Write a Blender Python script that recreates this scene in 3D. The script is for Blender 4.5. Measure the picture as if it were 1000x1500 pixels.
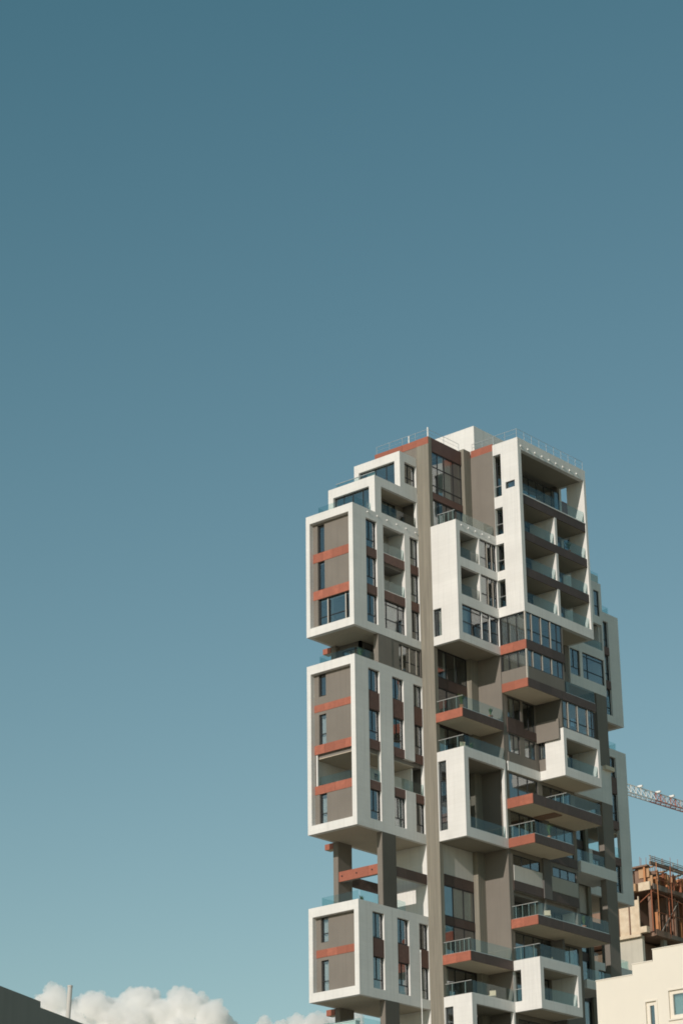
import bpy, bmesh, math, random
from mathutils import Vector, Matrix, noise

random.seed(7)
for o in list(bpy.data.objects): bpy.data.objects.remove(o)
SC = bpy.context.scene
COL = SC.collection

# ------------------------------------------------------------------ camera
cam_d = bpy.data.cameras.new('camera'); cam = bpy.data.objects.new('camera', cam_d); COL.objects.link(cam)
R_ = Vector((0.75808134, 0.65204666, -0.01215853)).normalized()
U_ = Vector((0.25773283, -0.28241492, 0.92402143)).normalized()
B_ = -Vector((-0.59907134, 0.70361706, 0.38214731)).normalized()
CAM = Vector((118.1675, -140.1712, 1.6))
cam.matrix_world = Matrix(((R_.x, U_.x, B_.x, CAM.x), (R_.y, U_.y, B_.y, CAM.y), (R_.z, U_.z, B_.z, CAM.z), (0, 0, 0, 1)))
cam_d.sensor_fit = 'VERTICAL'; cam_d.sensor_height = 36.0; cam_d.lens = 3555.29 * 36 / 1500
cam_d.clip_start = 0.5; cam_d.clip_end = 30000
SC.camera = cam
FPX = 3555.29
def ray(u, v):
    return (R_ * ((u - 500) / FPX) + U_ * (-(v - 750) / FPX) - B_)
def at(u, v, d):
    r = ray(u, v); return CAM + r * (d / math.hypot(r.x, r.y))

# ------------------------------------------------------------------ light
SUN = Vector((0.125, -1.0, 0.41)).normalized()
world = bpy.data.worlds.new('World'); SC.world = world; world.use_nodes = True
nt = world.node_tree; nt.nodes.clear()
sky = nt.nodes.new('ShaderNodeTexSky'); sky.sky_type = 'NISHITA'; sky.sun_disc = False
sky.sun_elevation = math.asin(SUN.z); sky.sun_rotation = math.atan2(SUN.x, SUN.y)
sky.altitude = 0; sky.air_density = 1.0; sky.dust_density = 0.15; sky.ozone_density = 1.6
sp = nt.nodes.new('ShaderNodeSeparateColor'); cb = nt.nodes.new('ShaderNodeCombineColor')      # faded teal film grade of the whole sky
nt.links.new(sky.outputs[0], sp.inputs[0])
for ch, gain, off in ((0, 1.16, -0.44), (1, 1.02, 0.03), (2, 0.79, 0.05)):
    ml = nt.nodes.new('ShaderNodeMath'); ml.operation = 'MULTIPLY_ADD'; ml.inputs[1].default_value = gain; ml.inputs[2].default_value = off
    mx = nt.nodes.new('ShaderNodeMath'); mx.operation = 'MAXIMUM'; mx.inputs[1].default_value = 0.05
    nt.links.new(sp.outputs[ch], ml.inputs[0]); nt.links.new(ml.outputs[0], mx.inputs[0]); nt.links.new(mx.outputs[0], cb.inputs[ch])
bg = nt.nodes.new('ShaderNodeBackground'); bg.inputs['Strength'].default_value = 0.10
wo = nt.nodes.new('ShaderNodeOutputWorld')
nt.links.new(cb.outputs[0], bg.inputs['Color']); nt.links.new(bg.outputs[0], wo.inputs[0])
sd = bpy.data.lights.new('sun', 'SUN'); sd.energy = 2.95; sd.angle = math.radians(0.5); sd.color = (1.0, 0.905, 0.82)
sun = bpy.data.objects.new('sun', sd); COL.objects.link(sun)
sun.rotation_euler = SUN.to_track_quat('Z', 'Y').to_euler()
sun.location = (60, -160, 120)
SC.view_settings.view_transform = 'Standard'; SC.view_settings.look = 'None'
SC.view_settings.exposure = 0.0; SC.view_settings.gamma = 1.0; SC.view_settings.use_curve_mapping = False

# ------------------------------------------------------------------ materials
MATS = {}
class NG:
    def __init__(s, name):
        s.m = bpy.data.materials.new(name); s.m.use_nodes = True; s.t = s.m.node_tree; s.t.nodes.clear()
        s.out = s.n('ShaderNodeOutputMaterial')
    def n(s, k, **kw):
        x = s.t.nodes.new(k)
        for a, b in kw.items(): setattr(x, a, b)
        return x
    def l(s, a, b): s.t.links.new(a, b)
    def val(s, node, **kw):
        for a, b in kw.items(): node.inputs[a.replace('_', ' ')].default_value = b
    def coords(s, scale=(1, 1, 1)):
        tc = s.n('ShaderNodeTexCoord'); mp = s.n('ShaderNodeMapping'); mp.inputs['Scale'].default_value = scale
        s.l(tc.outputs['Object'], mp.inputs['Vector']); return mp.outputs[0]
    def noise(s, vec, scale, detail=4, rough=.55):
        x = s.n('ShaderNodeTexNoise'); x.inputs['Scale'].default_value = scale; x.inputs['Detail'].default_value = detail
        x.inputs['Roughness'].default_value = rough; s.l(vec, x.inputs['Vector']); return x.outputs['Fac']
    def ramp(s, fac, a, b, ca=(0, 0, 0, 1), cb=(1, 1, 1, 1)):
        x = s.n('ShaderNodeValToRGB'); e = x.color_ramp.elements
        e[0].position = a; e[1].position = b; e[0].color = ca; e[1].color = cb; s.l(fac, x.inputs[0]); return x.outputs[0]
    def mix(s, fac, a, b, mode='MIX'):
        x = s.n('ShaderNodeMix', data_type='RGBA', blend_type=mode)
        for i, v in ((0, fac), (6, a), (7, b)):
            if hasattr(v, 'node'): s.l(v, x.inputs[i])
            else: x.inputs[i].default_value = v if i == 0 else (*v[:3], 1)
        return x.outputs[2]
    def principled(s, col, rough=.8, bump=None, bs=.2, bd=.02, spec=.3, metal=0):
        p = s.n('ShaderNodeBsdfPrincipled'); p.inputs['Roughness'].default_value = rough
        p.inputs['Specular IOR Level'].default_value = spec; p.inputs['Metallic'].default_value = metal
        if hasattr(col, 'node'): s.l(col, p.inputs['Base Color'])
        else: p.inputs['Base Color'].default_value = (*col, 1)
        if bump is not None:
            b = s.n('ShaderNodeBump'); b.inputs['Strength'].default_value = bs; b.inputs['Distance'].default_value = bd
            s.l(bump, b.inputs['Height']); s.l(b.outputs[0], p.inputs['Normal'])
        s.l(p.outputs[0], s.out.inputs[0]); return p

def render_mat(name, col, var=.06, course=0.0, streak=.08, rough=.85):
    """painted render: soft mottling, faint rain streaks, optional thin panel courses"""
    g = NG(name); v = g.coords()
    n1 = g.noise(v, .35, 5); n2 = g.noise(v, 6, 4)
    st = g.noise(g.coords((2.2, 2.2, .09)), 1.6, 5, .6)
    c = g.mix(g.ramp(n1, .3, .7), tuple(x * (1 - var) for x in col), tuple(min(.92, x * (1 + var * .5)) for x in col))
    c = g.mix(g.ramp(st, .50, .80), c, tuple(x * (1 - streak * 2) for x in col))
    h = n2
    if course:
        sx = g.n('ShaderNodeSeparateXYZ'); tc = g.n('ShaderNodeTexCoord'); g.l(tc.outputs['Object'], sx.inputs[0])
        ad = g.n('ShaderNodeMath', operation='ADD'); g.l(sx.outputs[0], ad.inputs[0]); g.l(sx.outputs[1], ad.inputs[1])
        cb = g.n('ShaderNodeCombineXYZ'); g.l(ad.outputs[0], cb.inputs[0]); g.l(sx.outputs[2], cb.inputs[1])
        br = g.n('ShaderNodeTexBrick'); g.l(cb.outputs[0], br.inputs['Vector'])
        br.offset = 0.5; br.inputs['Scale'].default_value = 1
        br.inputs['Brick Width'].default_value = course * 9; br.inputs['Row Height'].default_value = course
        br.inputs['Mortar Size'].default_value = .012; br.inputs['Mortar Smooth'].default_value = .2
        br.inputs['Color1'].default_value = (1, 1, 1, 1); br.inputs['Color2'].default_value = (.972, .972, .97, 1); br.inputs['Mortar'].default_value = (.94, .935, .925, 1)
        c = g.mix(1.0, c, br.outputs['Color'], 'MULTIPLY')
    g.principled(c, rough, h, .12, .01, .25)
    MATS[name] = g.m
render_mat('white', (.775, .765, .735), .075, .36, .075)
render_mat('cream', (.79, .735, .635), .03, 0, .012)
render_mat('grey', (.218, .196, .170), .10, 0, .06)
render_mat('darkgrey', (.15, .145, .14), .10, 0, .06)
render_mat('lightgrey', (.42, .40, .36), .08, 0, .06)
render_mat('concrete', (.33, .305, .265), .14, 0, .10)
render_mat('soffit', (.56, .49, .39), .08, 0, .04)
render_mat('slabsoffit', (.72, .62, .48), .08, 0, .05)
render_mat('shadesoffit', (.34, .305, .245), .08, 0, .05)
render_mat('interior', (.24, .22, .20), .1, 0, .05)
render_mat('roofgrey', (.25, .245, .225), .06, 0, .06)
render_mat('slate_and_shade', (.12, .114, .098), .1, 0, .05)  # column cladding; on the end wall the same tone is painted-in shadow
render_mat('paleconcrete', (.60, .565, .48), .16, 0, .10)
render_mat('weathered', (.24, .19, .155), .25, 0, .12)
render_mat('blank', (.6, .58, .54), .1, 0, .06)

g = NG('column'); v = g.coords((3.2, 3.2, .10))          # board-marked concrete with run-off streaks
st = g.noise(v, 1.3, 6, .65); st2 = g.noise(g.coords((9, 9, .25)), 1.2, 3)
c = g.mix(g.ramp(st, .35, .68), (.265, .245, .20), (.20, .185, .152)); c = g.mix(g.ramp(st2, .5, .8), c, (.32, .295, .24))
g.principled(c, .85, st2, .3, .02); MATS['column'] = g.m

def red_mat(name, col):
    g = NG(name); oi = g.n('ShaderNodeObjectInfo'); v = g.coords()
    c = g.mix(oi.outputs['Random'], tuple(x * .80 for x in col), tuple(x * 1.18 for x in col))
    n1 = g.noise(v, 2.5, 5); c = g.mix(g.ramp(n1, .35, .75), c, tuple(x * .82 for x in col))
    wv = g.n('ShaderNodeTexWave', wave_type='BANDS', bands_direction='Z'); wv.inputs['Scale'].default_value = 1.9
    wv.inputs['Distortion'].default_value = 0.3; g.l(v, wv.inputs['Vector'])
    g.principled(c, .55, wv.outputs['Fac'], .25, .02, .35); MATS[name] = g.m
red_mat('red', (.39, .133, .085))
red_mat('shaded_red', (.155, .085, .068))  # red cladding on the flanks, weak light there put into the colour
red_mat('deep_shaded_red', (.10, .068, .058))  # deeper copy for slab flanks and recess bands, their shade painted in

g = NG('frame'); g.principled((.028, .03, .032), .4, spec=.4); MATS['frame'] = g.m
g = NG('mullion'); g.principled((.50, .46, .40), .5); MATS['mullion'] = g.m
g = NG('steel'); g.principled((.62, .62, .60), .35, spec=.5, metal=.6); MATS['steel'] = g.m
g = NG('whitepaint'); g.principled((.82, .81, .78), .45); MATS['whitepaint'] = g.m
def glass(name, tint, f0, rough=.015, wav=.02):
    g = NG(name); tr = g.n('ShaderNodeBsdfTransparent'); gl = g.n('ShaderNodeBsdfGlossy'); gl.inputs['Roughness'].default_value = rough
    oi = g.n('ShaderNodeObjectInfo')
    tr.inputs[0].default_value = (*tint, 1); gl.inputs['Color'].default_value = (.95, .97, 1, 1)
    lw = g.n('ShaderNodeLayerWeight'); lw.inputs['Blend'].default_value = .5
    pw = g.n('ShaderNodeMath', operation='POWER'); g.l(lw.outputs['Facing'], pw.inputs[0]); pw.inputs[1].default_value = 5
    mr = g.n('ShaderNodeMapRange'); g.l(pw.outputs[0], mr.inputs[0]); mr.inputs[3].default_value = f0; mr.inputs[4].default_value = 1
    tc = g.n('ShaderNodeTexCoord'); va = g.n('ShaderNodeVectorMath', operation='ADD'); g.l(tc.outputs['Object'], va.inputs[0]); g.l(oi.outputs['Random'], va.inputs[1])
    nz = g.n('ShaderNodeTexNoise'); nz.inputs['Scale'].default_value = .7; nz.inputs['Detail'].default_value = 1; g.l(va.outputs[0], nz.inputs['Vector'])
    bp = g.n('ShaderNodeBump'); bp.inputs['Strength'].default_value = .35; bp.inputs['Distance'].default_value = wav; g.l(nz.outputs[0], bp.inputs['Height'])
    g.l(bp.outputs[0], gl.inputs['Normal'])
    mx = g.n('ShaderNodeMixShader'); g.l(mr.outputs[0], mx.inputs[0]); g.l(tr.outputs[0], mx.inputs[1]); g.l(gl.outputs[0], mx.inputs[2]); g.l(mx.outputs[0], g.out.inputs[0])
    MATS[name] = g.m
glass('pane', (.84, .88, .89), .17, .015, .035)
glass('railglass', (.84, .915, .91), .04)
glass('railsmoke', (.72, .75, .73), .045)
glass('tealpane', (.74, .84, .84), .22)
g = NG('sheer'); v = g.coords(); g.principled(g.mix(g.noise(v, 1.2), (.22, .20, .165), (.30, .28, .24)), .9); MATS['sheer'] = g.m
g = NG('curtain'); v = g.coords(); g.principled(g.mix(g.noise(v, 1.2), (.60, .56, .48), (.70, .67, .60)), .9); MATS['curtain'] = g.m
g = NG('blind'); v = g.coords(); g.principled(g.mix(g.noise(v, 1.2), (.66, .65, .60), (.74, .73, .68)), .8); MATS['blind'] = g.m
g = NG('wood'); v = g.coords((1, 1, .2)); c = g.mix(g.noise(v, 3), (.42, .24, .13), (.60, .40, .24)); g.principled(c, .8); MATS['wood'] = g.m
g = NG('ply'); v = g.coords((1, 1, 1)); c = g.mix(g.ramp(g.noise(v, 1.8, 6), .3, .7), (.62, .49, .35), (.78, .66, .50)); g.principled(c, .8); MATS['ply'] = g.m
g = NG('orange'); v = g.coords(); c = g.mix(g.noise(v, 4), (.46, .19, .08), (.62, .30, .14)); g.principled(c, .75); MATS['orange'] = g.m
g = NG('fadedred'); g.principled((.52, .21, .16), .6); MATS['fadedred'] = g.m
g = NG('palegrey'); g.principled((.62, .60, .58), .6); MATS['palegrey'] = g.m
g = NG('rust'); v = g.coords(); c = g.mix(g.noise(v, 4), (.28, .09, .05), (.42, .17, .09)); g.principled(c, .7); MATS['rust'] = g.m
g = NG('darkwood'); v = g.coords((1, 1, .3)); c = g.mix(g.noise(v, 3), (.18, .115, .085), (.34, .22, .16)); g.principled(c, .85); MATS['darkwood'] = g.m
g = NG('leaf'); oi = g.n('ShaderNodeObjectInfo'); v = g.coords(); c = g.mix(g.noise(v, 9), (.05, .10, .03), (.13, .17, .05)); g.principled(c, .6); MATS['leaf'] = g.m
g = NG('terracotta'); g.principled((.45, .20, .11), .8); MATS['terracotta'] = g.m
g = NG('ground'); v = g.coords(); c = g.mix(g.ramp(g.noise(v, .03, 6), .35, .65), (.24, .205, .155), (.44, .375, .29)); g.principled(c, .95); MATS['ground'] = g.m
g = NG('bluewrap'); g.principled((.22, .36, .50), .6); MATS['bluewrap'] = g.m

# ------------------------------------------------------------------ mesh helpers
YM = 37.9                     # the tower is symmetric in plan about y = YM / 2
MIR = [False]
def my(y): return YM - y if MIR[0] else y
class MB:
    def __init__(s): s.v = []; s.f = []
    def box(s, x0, x1, y0, y1, z0, z1):
        a, b = sorted((x0, x1)); y0, y1 = my(y0), my(y1); c, d = sorted((y0, y1)); e, f = sorted((z0, z1)); i = len(s.v)
        s.v += [(a, c, e), (b, c, e), (b, d, e), (a, d, e), (a, c, f), (b, c, f), (b, d, f), (a, d, f)]
        s.f += [tuple(i + k for k in q) for q in ((3, 2, 1, 0), (4, 5, 6, 7), (0, 1, 5, 4), (1, 2, 6, 5), (2, 3, 7, 6), (3, 0, 4, 7))]
        return s
    def pbox(s, pl, pos, s0, s1, t0, t1, n0, n1):
        if pl == 'x': return s.box(pos + n0, pos + n1, s0, s1, t0, t1)
        return s.box(s0, s1, pos - n0, pos - n1, t0, t1)
    def bar(s, a, b, r, n=6, r2=None):
        a = Vector(a); b = Vector(b); d = (b - a).normalized(); u = d.orthogonal().normalized(); w = d.cross(u); i = len(s.v)
        for p, rr in ((a, r), (b, r if r2 is None else r2)):
            for k in range(n):
                q = p + (u * math.cos(2 * math.pi * k / n) + w * math.sin(2 * math.pi * k / n)) * rr; s.v.append(tuple(q))
        for k in range(n): s.f.append((i + k, i + (k + 1) % n, i + n + (k + 1) % n, i + n + k))
        s.f.append(tuple(i + k for k in range(n))[::-1]); s.f.append(tuple(i + n + k for k in range(n))); return s
    def build(s, name, mat, parent=None, smooth=False, recalc=False):
        me = bpy.data.meshes.new(name); me.from_pydata(s.v, [], s.f)
        if recalc:
            bm = bmesh.new(); bm.from_mesh(me); bmesh.ops.remove_doubles(bm, verts=bm.verts, dist=1e-4)
            bmesh.ops.recalc_face_normals(bm, faces=bm.faces); bm.to_mesh(me); bm.free()
        me.materials.append(MATS[mat])
        if smooth:
            for p in me.polygons: p.use_smooth = True
        o = bpy.data.objects.new(name, me); COL.objects.link(o)
        if parent: o.parent = parent; o.matrix_parent_inverse = parent.matrix_world.inverted()
        return o
def tag(o, label=None, cat=None, group=None, kind=None):
    if label: o['label'] = label
    if cat: o['category'] = cat
    if group: o['group'] = group
    if kind: o['kind'] = kind
    return o
def empty(name, loc=(0, 0, 0)):
    o = bpy.data.objects.new(name, None); COL.objects.link(o); o.location = loc; o.empty_display_size = .5
    o.matrix_world = Matrix.Translation(loc); return o

def wall(name, mat, pl, pos, thick, s0, s1, t0, t1, holes=(), parent=None):
    """plate with rectangular openings cut through it (reveals included)"""
    eps = 1e-6
    S = sorted(set([s0, s1] + [min(max(h[0], s0), s1) for h in holes] + [min(max(h[1], s0), s1) for h in holes]))
    T = sorted(set([t0, t1] + [min(max(h[2], t0), t1) for h in holes] + [min(max(h[3], t0), t1) for h in holes]))
    def solid(i, j):
        if i < 0 or j < 0 or i >= len(S) - 1 or j >= len(T) - 1: return False
        a = (S[i] + S[i + 1]) / 2; b = (T[j] + T[j + 1]) / 2
        return not any(h[0] - eps < a < h[1] + eps and h[2] - eps < b < h[3] + eps for h in holes)
    mb = MB()
    def pt(s, t, n):
        return (pos + n, my(s), t) if pl == 'x' else (s, my(pos - n), t)
    def q(*ps):
        i = len(mb.v); mb.v += [pt(*p) for p in ps]; mb.f.append((i, i + 1, i + 2, i + 3))
    for i in range(len(S) - 1):
        for j in range(len(T) - 1):
            if not solid(i, j): continue
            a, b, c, d = S[i], S[i + 1], T[j], T[j + 1]
            q((a, c, 0), (b, c, 0), (b, d, 0), (a, d, 0)); q((a, c, -thick), (a, d, -thick), (b, d, -thick), (b, c, -thick))
            if not solid(i - 1, j): q((a, c, 0), (a, d, 0), (a, d, -thick), (a, c, -thick))
            if not solid(i + 1, j): q((b, c, 0), (b, c, -thick), (b, d, -thick), (b, d, 0))
            if not solid(i, j - 1): q((a, c, 0), (a, c, -thick), (b, c, -thick), (b, c, 0))
            if not solid(i, j + 1): q((a, d, 0), (b, d, 0), (b, d, -thick), (a, d, -thick))
    return mb.build(name, mat, parent or TOWER, recalc=True)

def box(name, mat, x0, x1, y0, y1, z0, z1, parent=None):
    return MB().box(x0, x1, y0, y1, z0, z1).build(name, mat, parent or TOWER)

def curtain(pl, pos, s0, s1, t0, t1, n, parent, mat='curtain', amp=.05, wl=.28):
    mb = MB(); k = max(4, int((s1 - s0) / wl * 6)); th = .02
    for side in (0, th):
        for i in range(k + 1):
            s = s0 + (s1 - s0) * i / k; nn = n - side + amp * math.sin(i / 6 * 2 * math.pi) * (0.7 + .3 * math.sin(i * 1.7))
            for t in (t0, t1): mb.v.append((pos + nn, my(s), t) if pl == 'x' else (s, my(pos - nn), t))
    m = 2 * (k + 1)
    for i in range(k):
        mb.f.append((2 * i, 2 * i + 2, 2 * i + 3, 2 * i + 1)); mb.f.append((m + 2 * i, m + 2 * i + 1, m + 2 * i + 3, m + 2 * i + 2))
        mb.f.append((2 * i, m + 2 * i, m + 2 * i + 2, 2 * i + 2)); mb.f.append((2 * i + 1, 2 * i + 3, m + 2 * i + 3, m + 2 * i + 1))
    mb.f.append((0, 1, m + 1, m)); mb.f.append((2 * k, m + 2 * k, m + 2 * k + 1, 2 * k + 1))
    return mb.build('blind' if mat == 'blind' else 'curtain', mat, parent, smooth=False)

def window(pl, pos, s0, s1, t0, t1, v=(.5,), h=(.3,), low=True, fr=.065, dep=.09, mat='frame', cur=None, glassm='pane', parent=None, name='window', cm='curtain'):
    """frame with mullions and transoms; one pane object per light. low: lowest row undivided"""
    mb = MB(); W = s1 - s0; H = t1 - t0
    mb.pbox(pl, pos, s0, s0 + fr, t0, t1, -dep, 0); mb.pbox(pl, pos, s1 - fr, s1, t0, t1, -dep, 0)
    mb.pbox(pl, pos, s0 + fr, s1 - fr, t0, t0 + fr, -dep, 0); mb.pbox(pl, pos, s0 + fr, s1 - fr, t1 - fr, t1, -dep, 0)
    hb = [0] + sorted(h) + [1]; rows = []
    ts = [t0 + fr] + [t0 + H * k for k in sorted(h)] + [t1 - fr]
    for k in range(1, len(ts) - 1): mb.pbox(pl, pos, s0 + fr, s1 - fr, ts[k] - fr / 2, ts[k] + fr / 2, -dep, -.004)
    panes = []
    for r in range(len(ts) - 1):
        c0 = ts[r] + (fr / 2 if r else 0); c1 = ts[r + 1] - (fr / 2 if r < len(ts) - 2 else 0)
        vv = [] if (low and r == 0 and len(ts) > 2) else sorted(v)
        ss = [s0 + fr] + [s0 + W * k for k in vv] + [s1 - fr]
        for k in range(1, len(ss) - 1): mb.pbox(pl, pos, ss[k] - fr / 2, ss[k] + fr / 2, c0, c1, -dep, -.002)
        for k in range(len(ss) - 1):
            panes.append((ss[k] + (fr / 2 if k else 0), ss[k + 1] - (fr / 2 if k < len(ss) - 2 else 0), c0, c1))
    o = mb.build(name, mat, parent or TOWER)
    for p in panes: MB().pbox(pl, pos, *p, -dep / 2 - .01, -dep / 2 + .01).build('pane', glassm, o)
    if cur:
        for (a, b) in cur: curtain(pl, pos, s0 + W * a + .02, s0 + W * b - .02, t0 + .05, t1 - .03, -dep - .14, o, cm)
    return o

def band(pl, pos, s0, s1, t0, t1, n=0, thick=.07, w=1.25, mat='shaded_red', parent=None):
    k = max(1, round((s1 - s0) / w)); st = (s1 - s0) / k
    for i in range(k):
        d = random.uniform(-.006, .006)
        MB().pbox(pl, pos, s0 + st * i + .006, s0 + st * (i + 1) - .006, t0, t1, n - thick, n + d).build('cladding_panel', mat, parent or TOWER)

def rail(pl, pos, s0, s1, zb, h=1.05, hand=False, posts=0, w=1.5, mat='railglass', parent=None):
    mb = MB(); mb.pbox(pl, pos, s0, s1, zb, zb + .06, -.05, .01)
    if hand: mb.pbox(pl, pos, s0, s1, zb + h, zb + h + .045, -.045, .01)
    o = mb.build('railing', 'steel', parent or TOWER)
    k = max(1, round((s1 - s0) / w)); st = (s1 - s0) / k
    for i in range(k):
        MB().pbox(pl, pos, s0 + st * i + .012, s0 + st * (i + 1) - .012, zb + .06, zb + h, -.03, -.01).build('glass_panel', mat, o)
    for i in range(posts):
        s = s0 + (s1 - s0) * (i + .5) / posts
        MB().pbox(pl, pos, s - .02, s + .02, zb + .06, zb + h, -.075, -.035).build('post', 'steel', o)
    return o

def clamps(pl, pos, ss, z, r=.055):
    for s in ss:
        MB().pbox(pl, pos, s - r, s + r, z - r, z + r, 0, .08).build('glass_clamp', 'whitepaint', TOWER)

def slab(x0, x1, y0, y1, z0, z1, A=True, B=True, mat='red', bmat='deep_shaded_red', wA=1.35):  # flank edge takes the dark copy of the red, shade in its colour
    """balcony slab: rendered core, metal cladding panels on its two outer edges"""
    t = .07
    o = box('balcony_slab', 'slabsoffit', x0, x1 - (t if B else 0), y0 + (t if A else 0), y1, z0 + .002, z1 - .003)
    if A: band('y', y0, x0, x1, z0, z1, 0, t - .002, wA, mat, o)
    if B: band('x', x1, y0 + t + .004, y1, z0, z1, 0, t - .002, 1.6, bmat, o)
    return o
def F(k): return 38.0 + 3.3 * k

# ------------------------------------------------------------------ setting
mb = MB(); mb.v = [(-9000, -9000, 0), (9000, -9000, 0), (9000, 9000, 0), (-9000, 9000, 0)]; mb.f = [(0, 1, 2, 3)]
tag(mb.build('ground', 'ground'), kind='structure')

# ================================================================== apartment tower
TOWER = tag(empty('apartment_tower', (0, 0, 0)), 'tall apartment tower of stacked white boxes with terracotta red bands and glass balconies', 'building')
W0 = -5.08

def interior(x0, x1, y0, y1, levels, z0, z1, px=None):
    for z in levels: box('floor_slab', 'interior', x0, x1, y0, y1, z - .28, z - .01)
    if px is not None: box('partition_wall', 'interior', px - .1, px, y0, y1, z0, z1)

def left_box(zb, n, cols, spec, top, panelw, loggiaA=None, bigwin=None, xh=()):
    """projecting white box: picture-frame end facing the sun, flank with window columns.
    spec: list of (sill, head) of each storey; the bands lie between them"""
    zt = top
    i0, i1 = zb + .70, zt - (.74 if n != 3 else .70)
    wall('white_frame', 'white', 'y', 0, .45, W0, 0, zb, zt, [(-4.67, -.45, i0, i1)])
    # recessed grey end panel
    hs = []; wins = []
    for k, (a, b) in enumerate(spec):
        aa = max(a, i0 + .0)
        bb = min(b, i1)
        if loggiaA == k: hs.append((-4.60, -.45, a, b)); continue
        if bigwin == k: hs.append((-4.20, -.45, aa, b)); wins.append((-4.20, -.45, aa, b, 'big')); continue
        hs.append((-4.20, -3.45, aa, bb)); wins.append((-4.20, -3.45, aa, bb, panelw[k]))
    wall('recessed_panel', 'grey', 'y', .45, .25, W0 + .3, -.3, zb + .3, zt - .3, hs)
    for (a, b, c, d, kind) in wins:
        if kind == 'big':
            window('y', .62, a, b, c, d, v=(.27, .78), h=(.38,), low=False, mat='frame', glassm='tealpane')
            for s in (a + (b - a) * .27, a + (b - a) * .78): box('mullion_post', 'mullion', s - .05, s + .05, .50, .528, c, d - .15)
        else:
            window('y', .60, a, b, c, d, v=(), h=(.36,) if kind else (.05,), cur=[(0, 1)] if kind else None, cm='blind')
    for k in range(len(spec) - 1):
        z0, z1 = spec[k][1], spec[k + 1][0]
        if z1 - z0 > 1: z0, z1 = z0 + .25, z0 + .85
        band('y', .45, -4.67 + .002, -.452, z0, z1, .035, .034, 1.05, 'red')
    # flank facing +x
    holes = []; extra = []
    for c in cols:
        a, b = c[0], c[1]
        b2 = min(b, 8.2) if b > 8.3 else b
        for k, (z0, z1) in enumerate(spec): holes.append((a, b, z0, z1))
        for k in range(len(spec) - 1): holes.append((a, b, spec[k][1], spec[k + 1][0]))
    wall('side_wall', 'white', 'x', 0, .32, .45, 8.55, zb, zt, holes + list(xh))
    wall('side_wall', 'white', 'x', W0 + .3, .3, .45, 8.55, zb, zt)
    for c in cols:
        a, b, kinds = c
        for k, (z0, z1) in enumerate(spec):
            kd = kinds[k]
            if kd == 'w': window('x', -.2, a, b, z0, z1, v=(.46,), h=(.30,), cur=WR.choice([None, None, [(.5, 1)], [(0, .3)], [(.1, .95)]]), cm=WR.choice(['curtain', 'sheer', 'blind']))
            elif kd == 's': window('x', -.2, a, b, z0 + .04, z1, v=(.46,), h=(.04,), low=True, cur=WR.choice([None, [(.5, 1)], [(0, .35)]]), cm=WR.choice(['curtain', 'sheer']))
            elif kd == 'c': window('x', -.2, a, b, z0, z1, v=(.46,), h=(.30,), cur=[(0, 1)])
            elif kd == 'h': window('x', -.2, a, b, z0, z1, v=(.46,), h=(.30,), cur=[(.45, 1)])
            elif kd == 'W':
                window('x', -.2, a, b, z0, z1, v=(.17, .72), h=(.36, .86), low=False, cur=[(.17, .75)])
            elif kd == 'l':
                box('loggia_wall', 'white', -1.7, -.32, b, b + .12, z0, z1 + .1)
                box('loggia_wall', 'white', -1.7, -.32, a - .12, a, z0, z1 + .1)
                wall('loggia_wall', 'lightgrey', 'x', -1.7, .1, a, b, z0 - .4, z1 + .1, [(a + .45, b - 1.1, z0 - .3, z1 - .15)])
                window('x', -1.72, a + .45, b - 1.1, z0 - .3, z1 - .15, v=(.5,), h=())
                rail('x', -.06, a + .02, b - .02, z0, .95, w=1.3)
        for k in range(len(spec) - 1):
            z0, z1 = spec[k][1], spec[k + 1][0]
            o = box('spandrel', 'interior', -.30, -.10, a, b, z0 + .01, z1 - .01)
            band('x', -.03, a, b, z0, z1, 0, .068, 1.4, 'shaded_red', o)
    box('floor_slab', 'soffit', W0 + .3, -.32, .45, 8.55, zb + .004, zb + .28)
    box('roof_slab', 'lightgrey', W0 + .3, -.32, .7, 8.55, zt - .75, zt - .45)
    interior(W0 + .3, -.32, .7, 8.55, [zb + 3.3 * k for k in range(1, n)], zb + .3, zt - .76)
    for k in range(n):
        if loggiaA == k: continue
        a = zb + 3.3 * k + (.29 if k == 0 else 0); b = zb + 3.3 * (k + 1) - .29
        box('partition_wall', 'interior', -2.9, -2.8, .7, 8.55, a, min(b, zt - .76))
        box('partition_wall', 'interior', -2.8, -1.75, 3.55, 3.65, a, min(b, zt - .76))
    # parapet glass: set back behind the rim
    rail('y', .72, W0 + .75, -.6, zt - .4, 1.3, hand=False, w=1.5)
    rail('x', -.45, .8, 6.3, zt - .4, 1.3, w=1.8)
    rail('x', W0 + .72, .8, 6.3, zt - .4, 1.3, w=1.8)

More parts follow.
